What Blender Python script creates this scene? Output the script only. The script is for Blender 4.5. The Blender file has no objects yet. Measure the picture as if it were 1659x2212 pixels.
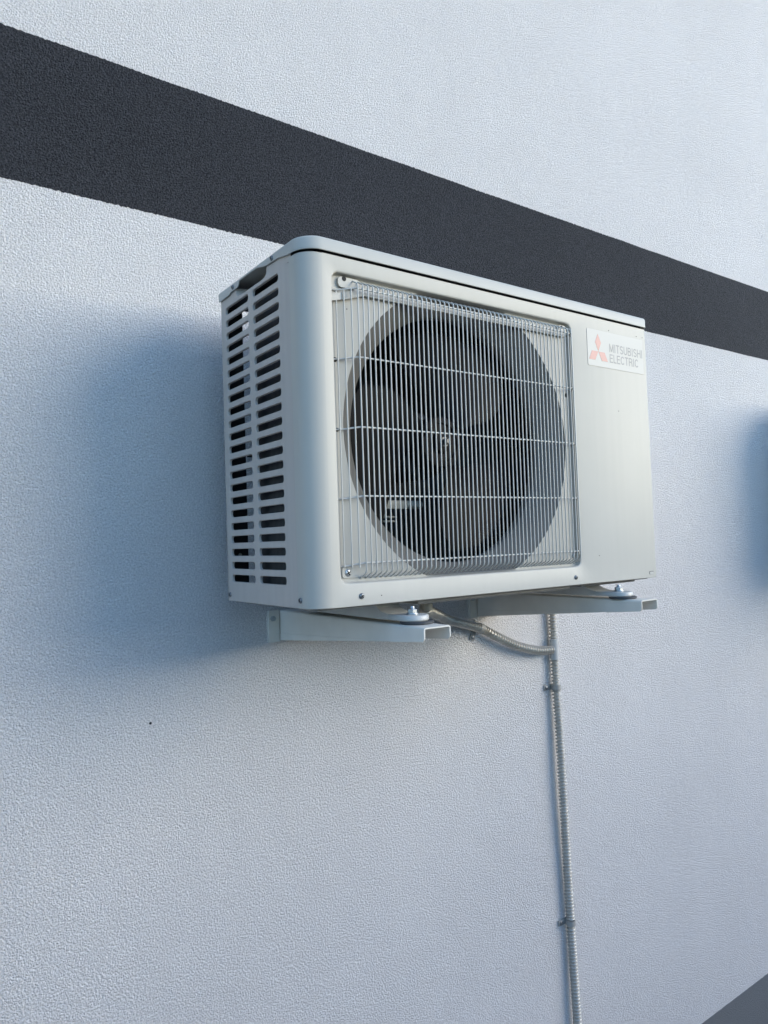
import bpy, bmesh, math, random
from mathutils import Vector, Matrix, noise
random.seed(4)
PI = math.pi
S = bpy.context.scene
COL = S.collection
Z0 = 1.62                      # height of the unit's underside above the ground
YW = 0.3804                    # wall face, behind the unit's front panel at y = 0

# ---------------------------------------------------------------- camera
cam = bpy.data.cameras.new('camera')
co = bpy.data.objects.new('camera', cam); COL.objects.link(co)
cam.sensor_fit = 'HORIZONTAL'; cam.sensor_width = 36; cam.lens = 36 * 1551.944 / 1659
cam.clip_start = 0.02; cam.clip_end = 2000
def RM(rx, ry, rz):
    return Matrix.Rotation(rz, 3, 'Z') @ Matrix.Rotation(ry, 3, 'Y') @ Matrix.Rotation(rx, 3, 'X')
co.matrix_world = Matrix.Translation((-0.49815, -0.86269, 0.09256 + Z0)) @ RM(1.61008, 0.03369, -0.62382).to_4x4()
S.camera = co

# ---------------------------------------------------------------- sky, sun, exposure
SUN_AZ, SUN_EL = math.radians(134), math.radians(13)     # azimuth clockwise from +Y
w = bpy.data.worlds.new('World'); S.world = w; w.use_nodes = True
nt = w.node_tree; bg = nt.nodes['Background']
sky = nt.nodes.new('ShaderNodeTexSky'); sky.sky_type = 'NISHITA'; sky.sun_disc = False
sky.sun_elevation = SUN_EL; sky.sun_rotation = SUN_AZ
sky.air_density = 1.0; sky.dust_density = 0.3; sky.ozone_density = 3.2
nt.links.new(sky.outputs[0], bg.inputs[0]); bg.inputs[1].default_value = 0.15
sl = bpy.data.lights.new('sun', 'SUN'); so = bpy.data.objects.new('sun', sl); COL.objects.link(so)
sl.energy = 0.88; sl.angle = math.radians(40); sl.color = (1.0, 0.87, 0.66)
d = Vector((math.sin(SUN_AZ) * math.cos(SUN_EL), math.cos(SUN_AZ) * math.cos(SUN_EL), math.sin(SUN_EL)))
so.rotation_euler = d.to_track_quat('Z', 'Y').to_euler(); so.location = (3, -4, 6)
S.view_settings.view_transform = 'Standard'; S.view_settings.look = 'None'
S.view_settings.exposure = 1.84; S.view_settings.gamma = 1
S.render.resolution_x = 768; S.render.resolution_y = 1024
S.render.engine = 'CYCLES'

# ---------------------------------------------------------------- materials
def mat(name, col, rough=0.5, metal=0.0, vary=0.0, vscale=8, bump=None, spec=0.5, streak=0.0, dirt=None):
    m = bpy.data.materials.new(name); m.use_nodes = True
    n = m.node_tree.nodes; l = m.node_tree.links; b = n['Principled BSDF']
    b.inputs['Base Color'].default_value = (*col, 1); b.inputs['Roughness'].default_value = rough
    b.inputs['Metallic'].default_value = metal; b.inputs['Specular IOR Level'].default_value = spec
    tc = n.new('ShaderNodeTexCoord'); last = None
    if vary or streak or dirt:
        no = n.new('ShaderNodeTexNoise'); no.inputs['Scale'].default_value = vscale; no.inputs['Detail'].default_value = 6
        l.new(tc.outputs['Object'], no.inputs['Vector'])
        mr = n.new('ShaderNodeMapRange'); mr.inputs[1].default_value = .3; mr.inputs[2].default_value = .7
        mr.inputs[3].default_value = 1 - vary; mr.inputs[4].default_value = 1 + vary
        l.new(no.outputs[0], mr.inputs[0]); last = mr.outputs[0]
        if streak:
            mp = n.new('ShaderNodeMapping'); mp.inputs['Scale'].default_value = (70, 70, 2.0)
            l.new(tc.outputs['Object'], mp.inputs[0])
            n2 = n.new('ShaderNodeTexNoise'); n2.inputs['Scale'].default_value = 1; n2.inputs['Detail'].default_value = 3
            l.new(mp.outputs[0], n2.inputs['Vector'])
            m2 = n.new('ShaderNodeMapRange'); m2.inputs[1].default_value = .35; m2.inputs[2].default_value = .75
            m2.inputs[3].default_value = 1; m2.inputs[4].default_value = 1 - streak
            l.new(n2.outputs[0], m2.inputs[0])
            mu = n.new('ShaderNodeMath'); mu.operation = 'MULTIPLY'; l.new(last, mu.inputs[0]); l.new(m2.outputs[0], mu.inputs[1]); last = mu.outputs[0]
        vm = n.new('ShaderNodeVectorMath'); vm.operation = 'SCALE'; vm.inputs[0].default_value = col
        l.new(last, vm.inputs['Scale']); l.new(vm.outputs[0], b.inputs['Base Color'])
    if bump:
        sc, dist = bump
        nb = n.new('ShaderNodeTexNoise'); nb.inputs['Scale'].default_value = sc; nb.inputs['Detail'].default_value = 4
        l.new(tc.outputs['Object'], nb.inputs['Vector'])
        bp = n.new('ShaderNodeBump'); bp.inputs['Distance'].default_value = dist; bp.inputs['Strength'].default_value = 1
        l.new(nb.outputs[0], bp.inputs['Height']); l.new(bp.outputs[0], b.inputs['Normal'])
    return m

def stucco(name, col, amt=1.0, vary=0.05, speck=0.0):
    m = bpy.data.materials.new(name); m.use_nodes = True
    n = m.node_tree.nodes; l = m.node_tree.links; b = n['Principled BSDF']
    b.inputs['Roughness'].default_value = .82; b.inputs['Specular IOR Level'].default_value = .25
    tc = n.new('ShaderNodeTexCoord')
    # grain: voronoi pebbles with fine noise and larger trowel waves
    warp = n.new('ShaderNodeTexNoise'); warp.inputs['Scale'].default_value = 130; warp.inputs['Detail'].default_value = 2
    l.new(tc.outputs['Object'], warp.inputs['Vector'])
    mx = n.new('ShaderNodeVectorMath'); mx.operation = 'MULTIPLY_ADD'
    mx.inputs[1].default_value = (.0055, .0055, .0055); l.new(warp.outputs['Color'], mx.inputs[0]); l.new(tc.outputs['Object'], mx.inputs[2])
    vo = n.new('ShaderNodeTexVoronoi'); vo.inputs['Scale'].default_value = 350; vo.feature = 'SMOOTH_F1'
    vo.inputs['Smoothness'].default_value = .6
    l.new(mx.outputs[0], vo.inputs['Vector'])
    n1 = n.new('ShaderNodeTexNoise'); n1.inputs['Scale'].default_value = 390; n1.inputs['Detail'].default_value = 5; n1.inputs['Roughness'].default_value = .75
    l.new(mx.outputs[0], n1.inputs['Vector'])
    n2 = n.new('ShaderNodeTexNoise'); n2.inputs['Scale'].default_value = 22; n2.inputs['Detail'].default_value = 3
    l.new(tc.outputs['Object'], n2.inputs['Vector'])
    a = n.new('ShaderNodeMath'); a.operation = 'MULTIPLY_ADD'; a.inputs[1].default_value = -.65
    l.new(vo.outputs['Distance'], a.inputs[0]); l.new(n1.outputs[0], a.inputs[2])
    a2 = n.new('ShaderNodeMath'); a2.operation = 'MULTIPLY_ADD'; a2.inputs[1].default_value = .7
    l.new(n2.outputs[0], a2.inputs[0]); l.new(a.outputs[0], a2.inputs[2])
    bp = n.new('ShaderNodeBump'); bp.inputs['Distance'].default_value = .0056 * amt; bp.inputs['Strength'].default_value = 1
    l.new(a2.outputs[0], bp.inputs['Height']); l.new(bp.outputs[0], b.inputs['Normal'])
    n3 = n.new('ShaderNodeTexNoise'); n3.inputs['Scale'].default_value = 1.7; n3.inputs['Detail'].default_value = 8; n3.inputs['Roughness'].default_value = .6
    l.new(tc.outputs['Object'], n3.inputs['Vector'])
    mr = n.new('ShaderNodeMapRange'); mr.inputs[1].default_value = .3; mr.inputs[2].default_value = .7
    mr.inputs[3].default_value = 1 - vary; mr.inputs[4].default_value = 1 + vary
    l.new(n3.outputs[0], mr.inputs[0])
    n4 = n.new('ShaderNodeTexNoise'); n4.inputs['Scale'].default_value = 330; n4.inputs['Detail'].default_value = 3
    l.new(tc.outputs['Object'], n4.inputs['Vector'])
    m4 = n.new('ShaderNodeMapRange'); m4.inputs[1].default_value = .36; m4.inputs[2].default_value = .64
    m4.inputs[3].default_value = 1 - speck * .85; m4.inputs[4].default_value = 1 + speck * .85
    l.new(n4.outputs[0], m4.inputs[0])
    # faint rain streaks and dust
    mp = n.new('ShaderNodeMapping'); mp.inputs['Scale'].default_value = (5, 5, .35); l.new(tc.outputs['Object'], mp.inputs[0])
    n5 = n.new('ShaderNodeTexNoise'); n5.inputs['Scale'].default_value = 1; n5.inputs['Detail'].default_value = 6; l.new(mp.outputs[0], n5.inputs['Vector'])
    m5 = n.new('ShaderNodeMapRange'); m5.inputs[1].default_value = .45; m5.inputs[2].default_value = .75; m5.inputs[3].default_value = 1; m5.inputs[4].default_value = .98
    l.new(n5.outputs[0], m5.inputs[0])
    k1 = n.new('ShaderNodeMath'); k1.operation = 'MULTIPLY'; l.new(mr.outputs[0], k1.inputs[0]); l.new(m4.outputs[0], k1.inputs[1])
    k2 = n.new('ShaderNodeMath'); k2.operation = 'MULTIPLY'; l.new(k1.outputs[0], k2.inputs[0]); l.new(m5.outputs[0], k2.inputs[1])
    vm = n.new('ShaderNodeVectorMath'); vm.operation = 'SCALE'; vm.inputs[0].default_value = col
    l.new(k2.outputs[0], vm.inputs['Scale']); l.new(vm.outputs[0], b.inputs['Base Color'])
    return m

M_WALL = stucco('pale_render', (.81, .775, .755), 1.0, .04, .16)
M_STRIPE = stucco('charcoal_render', (.053, .054, .062), 2.4, .12, .55)
M_PLINTH = stucco('grey_plinth_render', (.155, .16, .165), .35, .05)
M_BODY = mat('cream_enamel', (.445, .425, .38), .38, spec=.25, vary=.03, vscale=5, streak=.03, bump=(900, .00003))
M_BELL = mat('shroud_grey', (.155, .148, .135), .5, vary=.04, spec=.25)
M_LID = mat('lid_enamel', (.44, .43, .395), .40, spec=.25, vary=.04, vscale=6, bump=(900, .00003))
M_SIDE = mat('side_enamel', (.465, .42, .38), .45, spec=.35, vary=.04, vscale=6, streak=.07, bump=(900, .00003))
M_WIRE = mat('wire_coating', (.50, .48, .44), .38, vary=.06, vscale=20)
M_BRK = mat('bracket_paint', (.68, .64, .57), .38, vary=.06, vscale=18, streak=0)
M_FOOT = mat('foot_steel', (.47, .455, .42), .38, metal=0, vary=.08, vscale=30)
M_ZINC = mat('zinc_bolt', (.44, .46, .47), .40, metal=.85, vary=.08, vscale=90)
M_SCREW = mat('screw_steel', (.20, .21, .22), .38, metal=.7)
M_NUT = mat('dull_nut', (.09, .09, .09), .4, metal=.5)
M_DARK = mat('interior_black', (.012, .012, .013), .6)
M_HOLE = mat('hole_shade_black', (.008, .008, .008), .8)  # black standing in for the shade inside holes and screw crosses
M_FAN = mat('fan_plastic', (.006, .006, .007), .5, spec=.08, vary=.1, vscale=12)
M_RUB = mat('rubber', (.045, .047, .05), .6)
M_TAN = mat('dusty_metal', (.26, .25, .21), .5, vary=.15, vscale=40)
M_CON = mat('conduit_metal', (.50, .475, .43), .36, metal=.55, vary=.08, vscale=30)
M_SLEEVE = mat('sleeve_plastic', (.46, .46, .45), .6, vary=.05, vscale=50)
M_CLAMP = mat('clamp_plastic', (.30, .29, .27), .5)
M_STICK = mat('label_film', (.475, .46, .425), .40, spec=.25)
M_INK = mat('faded_grey_ink', (.25, .25, .245), .45)
M_RED = mat('faded_red_ink', (.46, .21, .18), .45)
M_BASE = mat('base_enamel', (.16, .155, .145), .5, vary=.12, vscale=25)
M_GROUND = mat('pale_gravel', (.20, .175, .145), .9, vary=.25, vscale=3, bump=(180, .004))
M_SHADE_WALL = stucco('shade_wall_render', (.24, .225, .20), .5)
M_HILL = mat('far_hedge_green', (.05, .065, .04), .9, vary=.3, vscale=.3)
M_SPECK = mat('dirt_speck', (.02, .018, .015), .8)
# heat exchanger fins: fine vertical lamellae
M_FIN = mat('coil_fins', (.035, .037, .04), .5, metal=.2)
_n = M_FIN.node_tree.nodes; _l = M_FIN.node_tree.links
_tc = _n.new('ShaderNodeTexCoord'); _wv = _n.new('ShaderNodeTexWave'); _wv.bands_direction = 'DIAGONAL'
_mp = _n.new('ShaderNodeMapping'); _mp.inputs['Scale'].default_value = (1, 1, .0)
_l.new(_tc.outputs['Object'], _mp.inputs[0]); _l.new(_mp.outputs[0], _wv.inputs['Vector']); _wv.inputs['Scale'].default_value = 150
_b = _n.new('ShaderNodeBump'); _b.inputs['Distance'].default_value = .001; _l.new(_wv.outputs[0], _b.inputs['Height'])
_l.new(_b.outputs[0], _n['Principled BSDF'].inputs['Normal'])

# ---------------------------------------------------------------- helpers
def link(name, bm, m, parent=None, smooth=35, loc=None, outward=None):
    bmesh.ops.remove_doubles(bm, verts=bm.verts, dist=1e-6)
    bmesh.ops.recalc_face_normals(bm, faces=bm.faces)
    if outward:
        bm.normal_update(); bmesh.ops.reverse_faces(bm, faces=[f for f in bm.faces if f.normal.dot(outward) < -.3])
    me = bpy.data.meshes.new(name); bm.to_mesh(me); bm.free()
    if smooth:
        me.shade_smooth(); me.set_sharp_from_angle(angle=math.radians(smooth))
    me.materials.append(m)
    o = bpy.data.objects.new(name, me); COL.objects.link(o)
    if parent: o.parent = parent
    if loc: o.location = loc
    return o
def thing(name, label, cat, loc=(0, 0, 0), group=None):
    o = bpy.data.objects.new(name, None); COL.objects.link(o); o.location = loc; o.empty_display_size = .05
    o['label'] = label; o['category'] = cat
    if group: o['group'] = group
    return o
def quad_strip(bm, A, B, close=False):
    n = len(A)
    for i in range(n if close else n - 1):
        j = (i + 1) % n
        try: bm.faces.new((A[i], A[j], B[j], B[i]))
        except ValueError: pass
def loft(bm, loops, close=True, caps=False):
    V = [[bm.verts.new(p) for p in L] for L in loops]
    for a, b in zip(V, V[1:]): quad_strip(bm, a, b, close)
    if caps:
        bm.faces.new(V[0]); bm.faces.new(V[-1])
    return V
def box(bm, x0, x1, y0, y1, z0, z1, bev=0):
    vs = [bm.verts.new((x, y, z)) for x in (x0, x1) for y in (y0, y1) for z in (z0, z1)]
    f = [(0, 1, 3, 2), (4, 6, 7, 5), (0, 4, 5, 1), (2, 3, 7, 6), (0, 2, 6, 4), (1, 5, 7, 3)]
    fs = [bm.faces.new([vs[i] for i in q]) for q in f]
    if bev:
        es = list({e for q in fs for e in q.edges})
        bmesh.ops.bevel(bm, geom=es, offset=bev, segments=2, affect='EDGES', profile=.5)
def tube(bm, pts, r, sides=8, radfun=None, caps=True):
    pts = [Vector(p) for p in pts]; loops = []; up = None
    for i, p in enumerate(pts):
        t = (pts[min(i + 1, len(pts) - 1)] - pts[max(i - 1, 0)]).normalized()
        if up is None: up = t.orthogonal().normalized()
        up = (up - t * up.dot(t)).normalized(); s = t.cross(up)
        rr = radfun(i) if radfun else r
        loops.append([p + (up * math.cos(2 * PI * k / sides) + s * math.sin(2 * PI * k / sides)) * rr for k in range(sides)])
    loft(bm, loops, True, caps)
def lathe(bm, prof, c=(0, 0, 0), axis='Z', n=24):
    # prof: (r, h) pairs along axis
    loops = []
    for r, h in prof:
        L = []
        for k in range(n):
            a = 2 * PI * k / n; u, v = r * math.cos(a), r * math.sin(a)
            P = {'Z': (u, v, h), 'Y': (u, h, v), 'X': (h, u, v)}[axis]
            L.append((c[0] + P[0], c[1] + P[1], c[2] + P[2]))
        loops.append(L)
    V = loft(bm, loops, True)
    for L in (V[0], V[-1]):
        bm.faces.new(L)
def spline(P, n):
    P = [Vector(p) for p in P]; P = [2 * P[0] - P[1]] + P + [2 * P[-1] - P[-2]]; out = []
    for i in range(1, len(P) - 2):
        for k in range(n):
            t = k / n; a, b, c, d_ = P[i - 1], P[i], P[i + 1], P[i + 2]
            out.append(.5 * ((2 * b) + (c - a) * t + (2 * a - 5 * b + 4 * c - d_) * t * t + (3 * b - a - 3 * c + d_) * t ** 3))
    out.append(P[-2]); return out
def resample(P, step):
    out = [P[0]]; acc = 0
    for a, b in zip(P, P[1:]):
        L = (b - a).length
        if L < 1e-9: continue
        while acc + L >= step:
            t = (step - acc) / L; a = a + (b - a) * t; out.append(a.copy()); L = (b - a).length; acc = 0
        acc += L
    return out
def rrect_pts(x0, x1, z0, z1, r, n=6):
    L = []
    for cx, cz, a0 in ((x1 - r, z1 - r, 0), (x0 + r, z1 - r, 90), (x0 + r, z0 + r, 180), (x1 - r, z0 + r, 270)):
        for k in range(n + 1):
            a = math.radians(a0 + 90 * k / n); L.append((cx + r * math.cos(a), cz + r * math.sin(a)))
    return L
def plate_y(bm, pts, y0, y1):      # prism from an x,z outline
    V = loft(bm, [[(x, y0, z) for x, z in pts], [(x, y1, z) for x, z in pts]], True)
    bm.faces.new(V[0]); bm.faces.new(V[1])
def screw(name, parent, loc, axis, r=.0042, m=M_SCREW, h=.0022):
    # pan head with a raised black cross for recess shade, pointing along -axis
    bm = bmesh.new(); s = -1
    lathe(bm, [(r, 0), (r, h * .45 * s), (r * .86, h * .8 * s), (r * .5, h * 1.02 * s), (r * .12, h * 1.06 * s)], (0, 0, 0), axis, 18)
    o = link(name, bm, m, parent, 40, loc)
    bm = bmesh.new(); a, b_ = r * .62, r * .15
    y0, y1 = (h * .98) * s, (h * 1.12) * s
    def P(u, h_, v): return {'Y': (u, h_, v), 'X': (h_, u, v)}[axis]
    ang = .5
    for q in (0, PI / 2):
        ca, sa = math.cos(ang + q), math.sin(ang + q)
        c8 = []
        for hh in (y0, y1 + (0 if q == 0 else -.00002)):
            for (u, v) in ((-a, -b_), (a, -b_), (a, b_), (-a, b_)):
                c8.append(bm.verts.new(P(u * ca - v * sa, hh, u * sa + v * ca)))
        for f in ((0, 1, 2, 3), (4, 5, 6, 7), (0, 1, 5, 4), (1, 2, 6, 5), (2, 3, 7, 6), (3, 0, 4, 7)):
            bm.faces.new([c8[i] for i in f])
    link('cross_shade_bars', bm, M_HOLE, o, 0)
    return o

# ================================================================ SETTING
bm = bmesh.new()
vs = [bm.verts.new(p) for p in ((-400, -400, 0), (400, -400, 0), (400, 400, 0), (-400, 400, 0))]; bm.faces.new(vs)
g = link('ground', bm, M_GROUND, None, 0); g['kind'] = 'structure'
# unseen wooded rise added for a dark foot of sky mirrored in the enamel
bm = bmesh.new(); A = []; B = []
for k in range(141):
    a = math.radians(90 + k * 360 / 140 * .5 + 90)
    x, y = 110 * math.cos(a), 110 * math.sin(a)
    h = 6.5 + 2.2 * noise.noise(Vector((k * .23, 0, 3))) + 1.0 * noise.noise(Vector((k * .9, 5, 3)))
    A.append((x, y, -1)); B.append((x * 1.06, y * 1.06, h))
C_ = [(x * 1.6, y * 1.6, z * 1.05) for x, y, z in B]; D_ = [(x * 1.6, y * 1.6, -1) for x, y, z in B]
loft(bm, [A, B, C_, D_], False); h_ = link('added_hills', bm, M_HILL, None, 60); h_['kind'] = 'structure'

# unseen wall added to shade the facade's foot and mirror dark in the enamel
bm = bmesh.new(); box(bm, -14, 22, -.10, .10, -.1, 2.05, .01); box(bm, -14, 22, -.14, .14, 2.051, 2.10, .008)
for k in range(12): box(bm, -13.5 + 3.1 * k, -13.1 + 3.1 * k, -.16, -.101, -.1, 2.05, .005); box(bm, -13.5 + 3.1 * k, -13.1 + 3.1 * k, .101, .16, -.1, 2.05, .005)
yw = link('added_shade_wall', bm, M_SHADE_WALL, None, 30, (0, -5.2, 0))
yw['label'] = 'plain grey rendered wall with a coping, added out of view to shade the house wall'; yw['category'] = 'wall'

# facade: pale render, a painted charcoal stripe, grey plinth
W = thing('building_wall', 'pale grey roughcast house wall with one dark horizontal stripe, behind the air conditioner', 'wall', (0, YW, Z0))
Z1, Z2, Z3 = .9354, .6842, -1.3576
XA, XB = -6.0, 9.0
def edge_z(x, z, s): return z + .0018 * noise.noise(Vector((x * 170, s, 0))) + .0009 * noise.noise(Vector((x * 420, s, 7))) + .0012 * noise.noise(Vector((x * 9, s, 3)))
bm = bmesh.new(); box(bm, XA, XB, 0, .35, -Z0 - .1, 4.2); link('wall_render', bm, M_WALL, W, 0)
xs = [XA + (XB - XA) * k / 60 for k in range(61) if not (-.6 < XA + (XB - XA) * k / 60 < 2.8)] + [-.6 + .0012 * k for k in range(2834)]
xs.sort()
bm = bmesh.new()
loft(bm, [[(x, .0, edge_z(x, Z1, 1)) for x in xs], [(x, -.0006, edge_z(x, Z1, 1) - .0004) for x in xs],
          [(x, -.0006, edge_z(x, Z2, 9) + .0004) for x in xs], [(x, 0, edge_z(x, Z2, 9)) for x in xs]], False)
link('painted_stripe', bm, M_STRIPE, W, 0)
bm = bmesh.new()
loft(bm, [[(x, .0, Z3 + .0008 * noise.noise(Vector((x * 60, 4, 0)))) for x in xs],
          [(x, -.0008, Z3 - .0006 + .0008 * noise.noise(Vector((x * 60, 4, 0)))) for x in xs], [(x, -.0008, -Z0 - .05) for x in xs]], False)
link('plinth', bm, M_PLINTH, W, 0)
bm = bmesh.new()
lathe(bm, [(.0024, .001), (.0022, -.0008), (.0012, -.002)], (-.1065, 0, -.2055), 'Y', 9)
link('dark_spot', bm, M_SPECK, W, 40)

# ================================================================ OUTDOOR UNIT
CX, CZ = .3065, .2575
WD, DP = .8, .2867
HT = .5055
U = thing('air_conditioner', 'cream wall mounted air conditioner outdoor unit with wire fan grille, on two brackets', 'air conditioner', (0, 0, Z0))

# --- angle list for the front face
RX0, RX1 = .030, .797
ths = [2 * PI * k / 288 for k in range(288)]
for x, z in ((RX0, 0), (RX1, 0), (RX1, HT), (RX0, HT)): ths.append(math.atan2(z - CZ, x - CX) % (2 * PI))
ths = sorted(set(round(t, 7) for t in ths))
def ray_rect(t, x0, x1, z0, z1):
    c, s = math.cos(t), math.sin(t); best = 9
    for lim, comp in ((x1 - CX, c), (x0 - CX, c), (z1 - CZ, s), (z0 - CZ, s)):
        if abs(comp) > 1e-9:
            q = lim / comp
            if q > 1e-9: best = min(best, q)
    return best
def ray_rr(t, hx, hz, rc):
    c, s = abs(math.cos(t)), abs(math.sin(t))
    q = min(hx / c if c > 1e-9 else 9, hz / s if s > 1e-9 else 9)
    px, pz = q * c, q * s
    ax, az = hx - rc, hz - rc
    if px > ax and pz > az:                         # corner arc: |q*(c,s)-(ax,az)| = rc
        b = c * ax + s * az; cc = ax * ax + az * az - rc * rc
        q = b + math.sqrt(max(b * b - cc, 0))
    return q
def P(t, q, y): return (CX + q * math.cos(t), y, CZ + q * math.sin(t))
YF, RO, RI, YI = .010, .2425, .206, .048
def prof(r):
    if r >= RO: return YF
    t = (RO - r) / (RO - RI); return YF + .0015 + (YI - YF - .0015) * (t * .55 + .45 * t * t)
HX, HZ = .2615, .226
bm = bmesh.new(); loops = []
loops.append([P(t, ray_rect(t, RX0, RX1, 0, HT), 0) for t in ths])
for ins, y in ((-.0012, 0), (0, .0004), (.001, .0014), (.0014, .003), (.002, .0085)):
    loops.append([P(t, ray_rr(t, HX - ins, HZ - ins, .012 - ins * .5), y) for t in ths])
fl = []
for t in ths:
    q = ray_rr(t, HX - .0035, HZ - .0035, .010); fl.append(q)
loops.append([P(t, q, max(YF, prof(q))) for t, q in zip(ths, fl)])
loops.append([P(t, min(RO, q), YF if RO < q else prof(q)) for t, q in zip(ths, fl)])
loft(bm, loops, True)
# rounded left corner and short return, right edge and side, as a strip in plan
R = .030
path = [(.0035, .0415), (.0, .0425), (-.0014, .0405), (-.0014, .038)]
path += [(-.0014 + R * (1 - math.cos(a)) * 1.0467, R * (1 - math.sin(a))) for a in [PI / 2 * k / 14 for k in range(15)]][:0]
for k in range(15):
    a = PI / 2 * k / 14
    path.append((-.0014 + (RX0 + .0014) * (1 - math.cos(a)), R * (1 - math.sin(a))))
pathR = [(RX1 + .003 * math.sin(PI / 2 * k / 5), .003 * (1 - math.cos(PI / 2 * k / 5))) for k in range(6)] + [(.8, .285), (.798, .287), (.776, .287)]
def inset(pth, d_):
    out = []
    for i, (x, y) in enumerate(pth):
        a = pth[max(i - 1, 0)]; b = pth[min(i + 1, len(pth) - 1)]
        tx, ty = b[0] - a[0], b[1] - a[1]; L = math.hypot(tx, ty) or 1
        out.append((x - ty / L * d_, y + tx / L * d_))
    return out
for pth in (path, pathR):
    lv = []
    for z, d_ in ((.0015, .014), (0, .010), (-.0006, .0012), (0.0004, .0), (HT - .0014, 0), (HT, .0012), (HT, .006)):
        lv.append([(x, y, z) for x, y in inset(pth, d_)])
    loft(bm, lv, False)
fr = [(RX0, 0), (RX1, 0)]
loft(bm, [[(x, .0, .0004) for x, _ in fr], [(x, .0012, -.0006) for x, _ in fr], [(x, .010, 0) for x, _ in fr], [(x, .014, .0015) for x, _ in fr]], False)
loft(bm, [[(x, .0, HT - .0014) for x, _ in fr], [(x, .0012, HT) for x, _ in fr], [(x, .006, HT) for x, _ in fr]], False)
front = link('front_panel', bm, M_BODY, U, 30)
# --- bell mouth around the fan
bm = bmesh.new(); loops = []
for j in range(9):
    loops.append([P(t, min(RO, q) + (RI - min(RO, q)) * j / 8, prof(min(RO, q) + (RI - min(RO, q)) * j / 8) + (.0 if j else .0003)) for t, q in zip(ths, fl)])
for r, y in ((RI - .0008, YI + .002), (RI - .0006, YI + .005), (RI + .001, YI + .016), (RI + .004, YI + .017), (RI + .0045, YI + .006)):
    loops.append([P(t, r, y) for t in ths])
loft(bm, loops, True); link('bell_mouth', bm, M_BELL, U, 50)

# --- left side panel with two columns of slots
bm = bmesh.new()
ROWS, Zc, PITCH = 22, .0375, .02152
zlo, zhi = Zc - PITCH / 2, Zc + PITCH * (ROWS - .5)
cols = ((.0700, .1715, .1203, .0442), (.1715, .2790, .2245, .0448))
def rect_hit(cy, cz, t, y0, y1, z0, z1):
    c, s = math.cos(t), math.sin(t); best = 9
    for lim, comp in ((y1 - cy, c), (y0 - cy, c), (z1 - cz, s), (z0 - cz, s)):
        if abs(comp) > 1e-9 and lim / comp > 1e-9: best = min(best, lim / comp)
    return cy + c * best, cz + s * best
for (y0, y1, yc, hw) in cols:
    for k in range(ROWS):
        zc = Zc + PITCH * k; z0, z1 = zc - PITCH / 2, zc + PITCH / 2
        def sl_(hw_, hh, r): return rrect_pts(yc - hw_, yc + hw_, zc - hh, zc + hh, r, 5)
        S0 = sl_(hw, .0066, .0058)
        T = [math.atan2(b - zc, a - yc) for a, b in S0]
        O = [rect_hit(yc, zc, t, y0, y1, z0, z1) for t in T]
        # snap the nearest outline samples onto the cell corners
        for cy_, cz_ in ((y0, z0), (y0, z1), (y1, z0), (y1, z1)):
            i = min(range(len(O)), key=lambda i: (O[i][0] - cy_) ** 2 + (O[i][1] - cz_) ** 2); O[i] = (cy_, cz_)
        S1 = sl_(hw - .0007, .0059, .0051); S2 = sl_(hw - .0010, .0056, .0048)
        loft(bm, [[(0, a, b) for a, b in O], [(0, a, b) for a, b in S0], [(.0008, a, b) for a, b in S1], [(.0040, a, b) for a, b in S2]], True)
def flat(y0, y1, z0, z1, x=0):
    bm.faces.new([bm.verts.new(q) for q in ((x, y0, z0), (x, y1, z0), (x, y1, z1), (x, y0, z1))])
flat(.0495, .07, .0, zhi); flat(.07, .279, 0, zlo); flat(.279, DP, 0, zhi)
for yy0, yy1, xa, xb in ((.0455, .0495, .0009, 0), (.036, .0455, .0009, .0009)):
    bm.faces.new([bm.verts.new(q) for q in ((xa, yy0, 0), (xb, yy1, 0), (xb, yy1, zhi), (xa, yy0, zhi))])
# top zone with the hand hold hollow
NY, NZ = 48, 12; ZT = .5165; grid = []
def sm(t): t = max(0, min(1, t)); return t * t * (3 - 2 * t)
for i in range(NZ + 1):
    z = zhi + (ZT - zhi) * i / NZ; row = []
    for j in range(NY + 1):
        y = .036 + (DP - .036) * j / NY
        hx = .032 * sm((y - .112) / .03) * (1 - sm((y - .212) / .012)) * sm((z - zhi) / (ZT - zhi))
        row.append(bm.verts.new((hx, y, z)))
    grid.append(row)
for a, b in zip(grid, grid[1:]): quad_strip(bm, a, b)
# bottom return and rear return
loft(bm, [[(0, .036, 0), (0, DP, 0)], [(.001, .036, -.0006), (.001, DP, -.0006)], [(.012, .036, -.0002), (.012, DP, -.0002)]], False)
loft(bm, [[(0, DP, 0), (0, DP, ZT)], [(.001, DP + .001, 0), (.001, DP + .001, ZT)], [(.036, DP + .001, 0), (.036, DP + .001, ZT)]], False)
link('side_panel', bm, M_SIDE, U, 30, outward=Vector((-1, 0, 0)))
# black strip painting the rear flange's backlit shade, plus three straps across the gap
bm = bmesh.new()
box(bm, .0060, .0365, .2815, .2865, .006, .5)
for z in (.368, .247, .140): box(bm, .036, .062, .270, .276, z - .0035, z + .0035)
box(bm, .006, .78, .02, .279, .5, .506)
link('rear_shade_straps', bm, M_DARK, U, 0)
for z in (.4055, .0760):
    bm = bmesh.new(); lathe(bm, [(.003, 0), (.003, -.002), (.002, -.003)], (0, 0, 0), 'Y', 12)
    link('rear_screw', bm, M_TAN, U, 40, (.0205, .2812, z))
# crease down the side panel under the slots
bm = bmesh.new(); box(bm, -.0003, .0002, .1655, .1668, .001, zlo - .001); link('panel_crease', bm, M_SIDE, U, 0)

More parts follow.
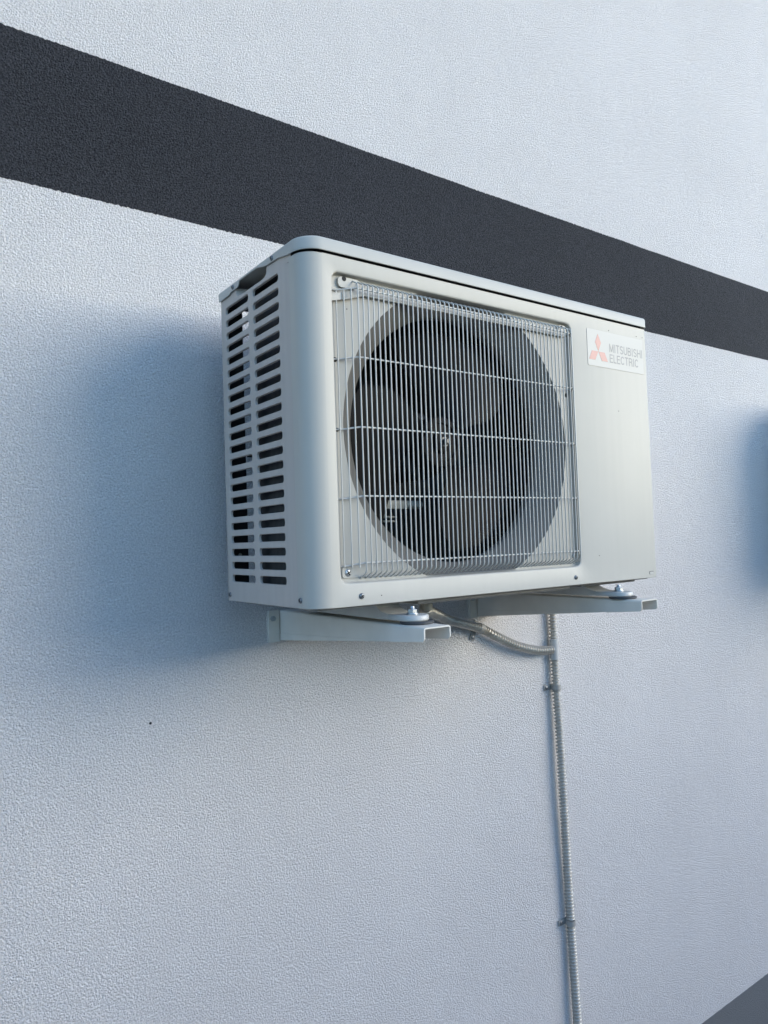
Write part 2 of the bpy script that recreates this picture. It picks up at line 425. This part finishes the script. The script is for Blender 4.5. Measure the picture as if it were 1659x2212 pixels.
# --- heat exchanger
bm = bmesh.new(); op = [(.018, .040), (.018, .2)]
op += [(.078 - .06 * math.cos(PI / 2 * k / 10), .2 + .06 * math.sin(PI / 2 * k / 10)) for k in range(1, 11)] + [(.60, .26)]
ip = [(.040, .040), (.040, .2)] + [(.078 - .038 * math.cos(PI / 2 * k / 10), .2 + .038 * math.sin(PI / 2 * k / 10)) for k in range(1, 11)] + [(.60, .238)]
ring = op + ip[::-1]
loft(bm, [[(x, y, .012) for x, y in ring], [(x, y, .499) for x, y in ring]], True)
link('heat_exchanger', bm, M_FIN, U, 40)
bm = bmesh.new(); box(bm, .60, .604, .02, .262, .006, .5)
box(bm, .605, .776, .278, .284, .006, .5)
link('compressor_partition', bm, M_DARK, U, 0)

# --- base pan, drain stub
bm = bmesh.new(); box(bm, .014, .788, .014, .283, -.0035, .006)
box(bm, .20, .56, .022, .262, -.0095, -.0036, .002); box(bm, .60, .77, .03, .25, -.0085, -.0036, .002)
link('base_pan', bm, M_BASE, U, 30)
bm = bmesh.new(); lathe(bm, [(.0115, -.0095), (.0115, -.0125), (.0088, -.013), (.0085, -.029), (.0068, -.029), (.0066, -.014)], (.278, .095, 0), 'Z', 24)
link('drain_stub', bm, M_TAN, U, 40)

# --- fan, motor and mount
fan = bpy.data.objects.new('fan', None); COL.objects.link(fan); fan.parent = U; fan.location = (CX, .083, CZ)
fan.empty_display_size = .05
bm = bmesh.new()
lathe(bm, [(.046, .03), (.046, -.004), (.043, -.008), (.034, -.0095), (.032, -.006), (.020, -.006), (.018, -.013), (.011, -.0145), (.004, -.0145)], (0, 0, 0), 'Y', 40)
link('hub', bm, M_FAN, fan, 40)
for bdeg in (178, 58, 298):
    bm = bmesh.new(); NR, NA = 14, 18; G = []
    for side in (0, 1):
        rows = []
        for i in range(NR + 1):
            s_ = i / NR; r = .040 + .155 * s_
            sweep = 18 * s_ ** 1.4; half = 24 + 20 * math.sin(min(1, s_ * 1.15) * PI * .62)
            row = []
            for j in range(NA + 1):
                u = j / NA * 2 - 1
                a = math.radians(bdeg + sweep + half * u * (1 - .10 * s_ * (u > 0)))
                rr = r * (1 - .05 * s_ * abs(u) ** 3)
                y = .004 + .030 * u * (1 - .35 * s_) + .010 * (u * u - .4) + side * .0025
                row.append(bm.verts.new((rr * math.cos(a), y, rr * math.sin(a))))
            rows.append(row)
        for a_, b_ in zip(rows, rows[1:]): quad_strip(bm, a_, b_)
        G.append(rows)
    e0 = G[0][0] + [r[-1] for r in G[0][1:]] + G[0][-1][-2::-1] + [r[0] for r in G[0][-2:0:-1]]
    e1 = G[1][0] + [r[-1] for r in G[1][1:]] + G[1][-1][-2::-1] + [r[0] for r in G[1][-2:0:-1]]
    quad_strip(bm, e0, e1, True)
    link('blade', bm, M_FAN, fan, 50)
bm = bmesh.new(); lathe(bm, [(.0085, -.0143), (.0085, -.016), (.0055, -.0162), (.0055, -.024), (.0042, -.0255), (.002, -.0255)], (0, 0, 0), 'Y', 18)
link('shaft_nut', bm, M_NUT, fan, 35)
bm = bmesh.new(); lathe(bm, [(.05, .12), (.058, .125), (.06, .135), (.06, .20), (.05, .21)], (CX, 0, CZ), 'Y', 32); link('fan_motor', bm, M_DARK, U, 40)
bm = bmesh.new()
box(bm, .199, .2035, .118, .160, .03, .19, .0008); box(bm, .2035, .262, .120, .124, .1455, .1600, .001)
box(bm, .2045, .216, .1205, .1235, .134, .1455)
link('motor_mount', bm, M_TAN, U, 30)
bm = bmesh.new(); lathe(bm, [(.0060, .0), (.0075, .004), (.0075, .028), (.006, .034)], (.262, .126, .1525), 'X', 16); link('mount_cap', bm, M_TAN, U, 40)
bm = bmesh.new()
for z in (.1225, .1300): lathe(bm, [(.014, z), (.0165, z + .0008), (.0165, z + .0026), (.014, z + .0034)], (.221, .130, 0), 'Z', 24)
link('mount_grommet', bm, M_TAN, U, 40)
bm = bmesh.new()
for dy, r in ((0, .0035), (.012, .0035)): tube(bm, [(.130 + dy, .17, .30), (.130 + dy, .17, .40)], r, 8)
tube(bm, spline([(.13, .17, .30), (.140, .165, .285), (.18, .16, .278), (.24, .16, .274)], 8), .0035, 8)
link('coil_pipe', bm, M_TAN, U, 40)

# --- wire grille
grille = bpy.data.objects.new('wire_grille', None); COL.objects.link(grille); grille.parent = U; grille.empty_display_size = .03
YG = -.0070; ZTOP, ZBOT = .4670, .0490
def vwire(x):
    return [(x, .0085, .4775), (x, .0045, .4748), (x, -.0035, .4705), (x, -.0062, .4685), (x, YG, .4650), (x, YG, .35), (x, YG, .20), (x, YG, .0515), (x, -.0062, .0480), (x, -.004, .0458), (x, .0060, .0405), (x, .0092, .0385)]
NW = 52; WX = [.0854 + .00928 * k for k in range(NW)]
for k, x in enumerate(WX):
    bm = bmesh.new(); jx = .00025 * noise.noise(Vector((k * 3.3, 0, 0)))
    tube(bm, [(x + jx * (1 + 2 * math.sin(p[2] * 9 + k)) * .6, p[1], p[2]) for p in vwire(x)], .00112, 8)
    link('vertical_wire', bm, M_WIRE, grille, 60)
for x, y, za, zb in ((.0555, .0052, .4560, .0550), (.0662, .0012, .4572, .0545), (.0765, -.0028, .4602, .0540), (.5640, -.0030, .4600, .0540), (.5660, .0025, .4590, .0545)):
    bm = bmesh.new(); tube(bm, [(x, y, za), (x, y, (za + zb) / 2), (x, y, zb)], .00112, 8); link('vertical_wire', bm, M_WIRE, grille, 60)
YH = YG + .0021
for z in (.4622, .3604, .2580, .1575, .0609):
    zl = z - .004
    L = [(.048, .0102, zl), (.0555, .0075, zl), (.0662, .0035, zl + .001), (.0765, -.0008, z - .0012), (.0850, YH, z - .0002), (.095, YH, z), (.3, YH, z), (.5585, YH, z), (.5635, -.0005, z), (.5645, .0045, z), (.5645, .0098, z)]
    bm = bmesh.new(); tube(bm, L, .00135, 8); link('horizontal_wire', bm, M_WIRE, grille, 60)
# fixing rail behind the bent tops, with its raised lug at the left
bm = bmesh.new()
plate_y(bm, [(.047, .4400), (.075, .4470), (.104, .4565), (.552, .4570), (.552, .4685), (.104, .4680), (.075, .4575), (.047, .4505)], .0035, .0068)
link('fixing_rail', bm, M_BODY, U, 30)
bm = bmesh.new(); plate_y(bm, rrect_pts(.060, .098, .4635, .4790, .006), .0055, .0098); link('fixing_lug', bm, M_BODY, U, 30)
bm = bmesh.new(); plate_y(bm, rrect_pts(.540, .560, .4635, .4790, .006), .0055, .0098); link('fixing_lug', bm, M_BODY, U, 30)
for x, z, r, y in ((.0705, .4765, .0036, .0053), (.5475, .4755, .003, .0053), (.0530, .3560, .0036, .0098), (.5580, .3500, .004, .0098), (.0530, .2540, .0028, .0098)):
    bm = bmesh.new(); lathe(bm, [(r, y + .002), (r, y - .0002), (r * .3, y - .0003)], (x, 0, z), 'Y', 16)
    link('hole_shade_disc', bm, M_HOLE, U, 0)  # black disc on the surface paints the shade of a hole
screw('grille_screw', U, (.0632, .0099, .0475), 'Y', .0060, M_ZINC, .0032)
bm = bmesh.new(); plate_y(bm, rrect_pts(.0535, .100, .040, .0575, .004), .0080, .0099); link('fixing_lug', bm, M_BODY, U, 30)
screw('grille_screw', U, (.5580, .0099, .0520), 'Y', .0045, M_ZINC, .0032)
screw('panel_screw', U, (.0797, -.0001, .0134), 'Y', .0043)
screw('panel_screw', U, (.5506, -.0001, .0132), 'Y', .0040)
screw('panel_screw', U, (-.0015, .0335, .0115), 'X', .0043)
screw('panel_screw', U, (-.0001, .2775, .0098), 'X', .0040)

# --- lid
LH = .5285; lx, ly, ro = -.0030, -.0030, .0335
LP = []
def zb_left(y):
    K = [(-1, .5088), (.034, .5088), (.045, .5100), (.0728, .5150), (.1060, .5158), (.120, .5180), (.142, .5232), (.206, .5236), (.2105, .5150), (.2440, .5142), (.2446, .5118), (.29, .5112)]
    for (a, za), (b, zb) in zip(K, K[1:]):
        if y <= b: return za + (zb - za) * (y - a) / (b - a)
    return K[-1][1]
yl = sorted([.2895 - (.2895 - ro) * k / 90 for k in range(91)] + [.206, .2105, .2440, .2446], reverse=True)
for y in yl: LP.append((lx, y, zb_left(y)))
for k in range(1, 16):
    a = PI / 2 * k / 15; LP.append((lx + ro * (1 - math.cos(a)), ly + (ro - ly) * (1 - math.sin(a)) if False else (ro) * (1 - math.sin(a)) + ly * math.sin(a), .5088))
for k in range(1, 9): LP.append((.0305 + (.794 - .0305) * k / 8, ly, .5090))
for k in range(1, 9):
    a = PI / 2 * k / 8; LP.append((.794 + .009 * math.sin(a), ly + .009 * (1 - math.cos(a)), .5090))
LP.append((.803, .2895, .5090))
def lid_loop(d_, zf):
    q = inset([(a, b) for a, b, _ in LP], d_); return [(x, y, zf(c)) for (x, y), (_, _, c) in zip(q, LP)]
bm = bmesh.new()
V = loft(bm, [lid_loop(.0016, lambda c: min(c + .010, .5262)), lid_loop(.0014, lambda c: c + .0004), lid_loop(.0006, lambda c: c - .0002), lid_loop(0, lambda c: c + .0006),
          lid_loop(0, lambda c: .5236 + .0005), lid_loop(.0007, lambda c: .5262), lid_loop(.0022, lambda c: .5279), lid_loop(.0042, lambda c: LH)], False)
bm.faces.new(V[-1])
bv = [L[0] for L in V[3:]] ; bv2 = [L[-1] for L in V[3:]]
bm.faces.new(bv + bv2[::-1]) if False else None
box(bm, .0, .80, .284, .2888, .512, .5268)
link('lid', bm, M_LID, U, 35)
bm = bmesh.new(); box(bm, .03, .79, .004, .27, .5085, .5120); link('lid_gap_slab', bm, M_DARK, U, 0)  # black slab filling the gap under the lid
screw('lid_screw', U, (lx, .0890, .5205), 'X', .0040)
screw('lid_screw', U, (lx, .2300, .5200), 'X', .0038)
# stamped slot at the lower right of the front
bm = bmesh.new(); plate_y(bm, rrect_pts(.7745, .7895, .0062, .0130, .0028), -.0004, .0004); so_ = link('stamped_slot', bm, M_BASE, U, 30)
bm = bmesh.new(); plate_y(bm, rrect_pts(.7762, .7888, .0066, .0112, .0020), -.0007, .0002); link('slot_flap', bm, M_STICK, so_, 30)
# --- small dirt specks
for x, z in ((.6798, .4866), (.7686, .4872), (.7885, .4876), (.11, .30), (.07, .43), (.115, .012), (.62, .05), (.70, .33)):
    bm = bmesh.new(); lathe(bm, [(.0009, 0), (.0008, -.0004), (.0003, -.0005)], (x, -.0001, z), 'Y', 7); link('dirt_speck', bm, M_SPECK, U, 0)

# --- name plate with emblem and lettering
bm = bmesh.new(); plate_y(bm, rrect_pts(.6122, .7880, .4116, .4826, .0035), -.0006, .0001); plate = link('name_plate', bm, M_STICK, U, 30)
bm = bmesh.new(); R0 = rrect_pts(.6119, .7883, .4113, .4829, .0037); plate_y(bm, R0, -.00025, .0001); link('plate_edge', bm, M_TAN, plate, 0)
def px_(x): return .6117 + (x - .6117) * .944
def para(pts):
    bm = bmesh.new(); plate_y(bm, [(px_(a), b) for a, b in pts], -.00085, -.0004); return bm
c0 = (.6464, .4409)
link('diamond_emblem', para([(.6464, .4752), (.6559, .4584), c0, (.6369, .4584)]), M_RED, plate, 0)
link('diamond_emblem', para([(.6462, .44085), (.6258, .44085), (.6163, .4237), (.6355, .4237)]), M_RED, plate, 0)
link('diamond_emblem', para([(.6466, .44085), (.6664, .44085), (.6760, .4237), (.6565, .4237)]), M_RED, plate, 0)
def arc(cx, cz, rx, rz, a0, a1, n=10):
    return [(cx + rx * math.cos(math.radians(a0 + (a1 - a0) * k / n)), cz + rz * math.sin(math.radians(a0 + (a1 - a0) * k / n))) for k in range(n + 1)]
GLYPH = {   # stroke centre lines on a unit-high cell: (advance width, strokes)
    'M': (.86, [[(.08, 0), (.08, 1)], [(.08, .97), (.43, .06)], [(.43, .06), (.78, .97)], [(.78, 0), (.78, 1)]]),
    'I': (.26, [[(.13, 0), (.13, 1)]]),
    'T': (.66, [[(.0, .93), (.66, .93)], [(.33, 0), (.33, .86)]]),
    'S': (.66, [arc(.33, .73, .25, .20, 20, 270) + arc(.33, .28, .26, .21, 90, -160)]),
    'U': (.72, [[(.08, 1), (.08, .36)] + arc(.36, .34, .28, .27, 180, 360) + [(.64, 1)]]),
    'B': (.70, [[(.08, 0), (.08, 1)], [(.15, .93), (.36, .93)] + arc(.38, .74, .19, .19, 90, -90) + [(.15, .55)], [(.15, .50), (.40, .50)] + arc(.40, .285, .22, .215, 90, -90) + [(.15, .07)]]),
    'H': (.74, [[(.08, 0), (.08, 1)], [(.66, 0), (.66, 1)], [(.15, .52), (.59, .52)]]),
    'E': (.62, [[(.08, 0), (.08, 1)], [(.15, .93), (.60, .93)], [(.15, .53), (.56, .53)], [(.15, .07), (.62, .07)]]),
    'L': (.56, [[(.08, 0), (.08, 1)], [(.15, .07), (.56, .07)]]),
    'C': (.74, [arc(.38, .50, .31, .43, 38, 322, 20)]),
    'R': (.72, [[(.08, 0), (.08, 1)], [(.15, .93), (.40, .93)] + arc(.42, .72, .21, .21, 90, -90) + [(.15, .51)], [(.42, .50), (.60, .36), (.64, 0)]]),
}
def lettering(txt, x0, x1, z0, z1, wt=.145):
    gap = .11; tot = sum(GLYPH[c][0] for c in txt) + gap * (len(txt) - 1); kx = (x1 - x0) / tot; kz = z1 - z0
    bm = bmesh.new(); X = 0; n_ = 0
    for c in txt:
        for st in GLYPH[c][1]:
            P_ = [Vector((X + a, b)) for a, b in st]; Lf, Rt = [], []
            for i, p in enumerate(P_):
                t = (P_[min(i + 1, len(P_) - 1)] - P_[max(i - 1, 0)]).normalized(); nn = Vector((-t.y, t.x)) * wt / 2
                Lf.append(p + nn); Rt.append(p - nn)
            y = -.00085 - .00003 * (n_ % 4); n_ += 1
            A_ = [bm.verts.new((x0 + q.x * kx, y, z0 + q.y * kz)) for q in Lf]; B_ = [bm.verts.new((x0 + q.x * kx, y, z0 + q.y * kz)) for q in Rt]
            quad_strip(bm, A_, B_)
        X += GLYPH[c][0] + gap
    return link('lettering', bm, M_INK, plate, 0)
lettering('MITSUBISHI', px_(.6822), px_(.7955), .4440, .4607)
lettering('ELECTRIC', px_(.6822), px_(.7800), .4233, .4400)

# --- feet
for xf in (.167, .667):
    bm = bmesh.new()
    x0, x1 = xf - .022, xf + .022
    # rail with a sloping nose
    sec = [(.275, -.004), (.275, -.029), (.050, -.029), (.030, -.0285), (.030, -.0200), (.046, -.0165), (.056, -.0120), (.060, -.004)]
    loft(bm, [[(x, y, z) for y, z in sec] for x in (x0, x1)], True, True)
    # tongue: dished plate with a round end
    def outl(ins):
        L = [(xf + .0225 - ins, .046), ]
        for k in range(17):
            a = -PI * k / 16; L.append((xf + (.0225 - ins) * math.cos(a), -.0085 + (.0225 - ins) * math.sin(a)))
        L.append((xf - .0225 + ins, .046)); return L
    loft(bm, [[(x, y, z) for x, y in outl(i)] for i, z in ((.0015, -.0287), (0, -.0270), (0, -.0225), (.0015, -.0203), (.004, -.0198), (.0065, -.0202))], True, True)
    link('foot', bm, M_FOOT, U, 35)

# ================================================================ BRACKETS
def bracket(xl, bx, label):
    b = thing('wall_bracket', label, 'bracket', (xl, YW, Z0 - .0335), 'brackets under the air conditioner')
    bm = bmesh.new(); Wd = .0500; T = .0022; loops = []
    ys = [-.0640, -.0632, -.0600, -.03, .0130, .0165, .05, .1, .16, .22, .28, .34, .3745]
    for y in ys:
        zbv = -.0538 - .0880 * (y + .0594) + (.0009 if y > .014 else 0) + .0335
        if y < -.0638: zbv += .0040
        elif y < -.062: zbv += .0022
        cr_ = max(.0006, .0125 * (y - .0) / .37) if y > .0 else .0006
        off = -.0006 if y > .02 else 0
        o_ = [(off, zbv), (off, zbv + cr_), (0, zbv + cr_ + .0006)]
        for k in range(7): a = PI / 2 * k / 6; o_.append((.004 - .004 * math.cos(a), -.004 + .004 * math.sin(a)))
        for k in range(7): a = PI / 2 * k / 6; o_.append((Wd - .004 + .004 * math.sin(a), -.004 + .004 * math.cos(a)))
        o_ += [(Wd, zbv + cr_ + .0006), (Wd - off, zbv + cr_), (Wd - off, zbv)]
        i_ = [(Wd - T, zbv)] + [(Wd - .004 + .0018 * math.cos(PI / 2 * k / 4), -.004 + .0018 * math.sin(PI / 2 * k / 4)) for k in range(5)]
        i_ += [(.004 - .0018 * math.sin(PI / 2 * k / 4), -.004 + .0018 * math.cos(PI / 2 * k / 4)) for k in range(5)] + [(T, zbv)]
        loops.append([(x, y - YW, z) for x, z in o_ + i_])
    loft(bm, loops, True, True); link('arm', bm, M_BRK, b, 30)
    bm = bmesh.new()
    for a, c in ((-.0240, -.0022), (Wd + .0022, Wd + .022)):
        plate_y(bm, rrect_pts(a, c, -.0600, .0005, .002, 3), -.0085, -.0045)
    box(bm, -.0238, Wd + .0218, -.0030, -.0002, -.0585, -.0015)
    link('wall_plate', bm, M_BRK, b, 30)
    bm = bmesh.new(); lathe(bm, [(.0056, -.0084), (.0056, -.0098), (.0046, -.0102), (.0046, -.0135), (.003, -.0142)], (-.0155, 0, -.0150), 'Y', 6); link('wall_bolt', bm, M_ZINC, b, 20)
    bm = bmesh.new(); lathe(bm, [(.0056, -.0084), (.0056, -.0098), (.0046, -.0102), (.0046, -.0135), (.003, -.0142)], (Wd + .013, 0, -.0150), 'Y', 6); link('wall_bolt', bm, M_ZINC, b, 20)
    by = -.0050 - YW; X = bx - xl
    bm = bmesh.new(); L = [(X + .006 * math.cos(-PI * k / 10) + 0, by - .022 + .006 * math.sin(-PI * k / 10)) for k in range(11)] + [(X - .006 , by), (X + .006, by)]
    loft(bm, [[(x, y, .0001) for x, y in L], [(x, y, .0004) for x, y in L]], True, True); link('slot_shade_plate', bm, M_BASE, b, 0)  # dark capsule plate, its colour standing in for shade in an open slot
    bm = bmesh.new(); lathe(bm, [(.0245, .0004), (.0255, .0012), (.0255, .0034), (.0240, .0046)], (X + .0035, by - .006, 0), 'Z', 32); link('rubber_pad', bm, M_RUB, b, 35)
    bt = bpy.data.objects.new('mounting_bolt', None); COL.objects.link(bt); bt.parent = b; bt.location = (X, by, .0136); bt.empty_display_size = .01
    bm = bmesh.new(); pr = []
    for k in range(22): pr.append((.0040 - (.0005 if k % 2 else 0), -.012 + k * .0011))
    pr.append((.0032, .0122)); lathe(bm, pr, (0, 0, .0), 'Z', 18); link('stud', bm, M_ZINC, bt, 25)
    bm = bmesh.new(); lathe(bm, [(.0095, 0), (.0095, .0012), (.0088, .0014)], (0, 0, 0), 'Z', 28)
    lathe(bm, [(.0082, .0014), (.0080, .0024), (.007, .0026)], (0, 0, 0), 'Z', 24); link('washer', bm, M_ZINC, bt, 35)
    bm = bmesh.new(); lathe(bm, [(.0066, .0025), (.0074, .0030), (.0074, .0072), (.0066, .0080)], (0, 0, 0), 'Z', 6); link('nut', bm, M_ZINC, bt, 20)
    return b
B1 = bracket(.1408, .167, 'grey steel bracket with open square tip under the louvred left end of the air conditioner')
B2 = bracket(.6520, .667, 'grey steel bracket crossing above the upright conduit, under the sticker end of the air conditioner')

# ================================================================ CONDUITS
def ribbed(path, r=.0082, amp=.0022, pitch=.0084, sides=16, seg=8):
    P_ = resample(path, pitch / seg); bm = bmesh.new()
    tube(bm, P_, r, sides, lambda i: r - .0016 + amp * 2.0 * (1, 1, .6, 0, 0, 0, 0, .6)[i % 8])
    return bm
def app(xa, za, h):   # from the point read off the wall face to the true one, h in front of the wall
    f = h / (YW + .86269); return (xa - (xa + .49815) * f, YW - h, za - (za - .09256) * f)
HC = .0155
v_pts = [(.9150, .14), (.9150, .08), (.9155, -.03), (.9160, -.137), (.9170, -.215), (.9180, -.294), (.9230, -.41), (.9265, -.55), (.9295, -.68), (.9320, -.80), (.9345, -.882), (.9375, -.97), (.9440, -1.13), (.9500, -1.30), (.955, -1.66)]
vp = [Vector(app(a, b, HC + .002 * math.sin(b * 9))) for a, b in v_pts]
vp = [Vector((vp[0].x, YW + .02, vp[0].z + .022)), Vector((vp[0].x, YW - .006, vp[0].z + .018))] + vp
V1 = thing('ribbed_conduit', 'long grey ribbed plastic conduit running straight down the wall below the air conditioner', 'conduit', tuple(vp[-1] + Vector((0, 0, Z0))))
def rel(pts, o): return [Vector(p) + Vector((0, 0, Z0)) - o.location for p in pts]
link('hose', ribbed(rel(spline(vp, 24), V1)), M_CON, V1, 60)
jc = Vector(app(.9172, -.1985, HC))
bm = bmesh.new()
tube(bm, rel([jc + Vector((0, 0, -.026)), jc + Vector((0, 0, -.025)), jc + Vector((0, 0, -.012)), jc + Vector((0, 0, .012)), jc + Vector((0, 0, .025)), jc + Vector((0, 0, .026))], V1), .0108, 20, lambda i: (.0096, .0106, .0112, .0112, .0106, .0096)[i])
link('joint_sleeve', bm, M_SLEEVE, V1, 40)
hb = [(.5912, -.0939), (.6655, -.1207), (.7107, -.1421), (.7813, -.1737), (.8458, -.1922), (.8800, -.1972), (.9120, -.1985)]
bp_ = [Vector((.278, .100, -.0235)), Vector((.292, .118, -.0330)), Vector((.360, .190, -.0445)), Vector((.435, .255, -.062)), Vector((.520, .322, -.0835))] + [Vector(app(a, b, .022)) for a, b in hb[1:]]
V2 = thing('ribbed_conduit', 'short grey ribbed conduit curving from under the air conditioner into the upright one', 'conduit', tuple(bp_[-1] + Vector((0, 0, Z0))))
link('hose', ribbed(rel(spline(bp_, 24), V2)), M_CON, V2, 60)

def clamp(pos, t, label):
    c = thing('pipe_clamp', label, 'clamp', (pos[0], YW, pos[2] + Z0), 'clamps holding the ribbed conduits')
    hc = YW - pos[1]; rot = Matrix.Rotation(t, 4, 'Y')
    bm = bmesh.new(); box(bm, -.030, .017, -.0045, -.0004, -.0065, .0065, .001); box(bm, -.008, .008, -hc + .009, -.0044, -.0055, .0055)
    bmesh.ops.transform(bm, matrix=rot, verts=bm.verts); link('base_plate', bm, M_CLAMP, c, 30)
    bm = bmesh.new(); ro_, ri_ = .0118, .0102
    lo = []
    for k in range(29):
        a = math.radians(-232 + 284 * k / 28)   # open towards the wall
        ca, sa = math.cos(a), math.sin(a)
        lo.append([(ri_ * ca, -hc + ri_ * sa, -.006), (ro_ * ca, -hc + ro_ * sa, -.006), (ro_ * ca, -hc + ro_ * sa, .006), (ri_ * ca, -hc + ri_ * sa, .006)])
    loft(bm, lo, True, True); bmesh.ops.transform(bm, matrix=rot, verts=bm.verts); link('strap', bm, M_CLAMP, c, 40)
    bm = bmesh.new(); lathe(bm, [(.0045, -.0044), (.0045, -.0062), (.0025, -.0072)], (-.023, 0, 0), 'Y', 14)
    bmesh.ops.transform(bm, matrix=rot, verts=bm.verts); link('clamp_screw', bm, M_SCREW, c, 40)
clamp(app(.9180, -.294, HC), 0, 'upper dark clamp on the upright conduit, just below where the two conduits join')
clamp(app(.9345, -.882, HC), 0, 'lowest dark clamp, on the upright conduit far below the air conditioner')
clamp(app(.6655, -.1207, .022), math.radians(22) - PI / 2, 'dark clamp on the short curved conduit in the shade under the air conditioner')

# ================================================================ SECOND UNIT FARTHER ALONG THE WALL
def copy_tree(o, parent=None, off=None):
    c = o.copy(); COL.objects.link(c); c.parent = parent
    if off: c.location = o.location + Vector(off)
    for ch in list(o.children): copy_tree(ch, c)
    return c
OFF = (2.12, 0, 0)
u2 = copy_tree(U, None, OFF); u2['label'] = 'matching second air conditioner farther right along the wall, beyond the conduit'
for b_, s_ in ((B1, 'left'), (B2, 'right')):
    q = copy_tree(b_, None, OFF); q['label'] = 'grey steel bracket under the %s end of the farther air conditioner' % s_
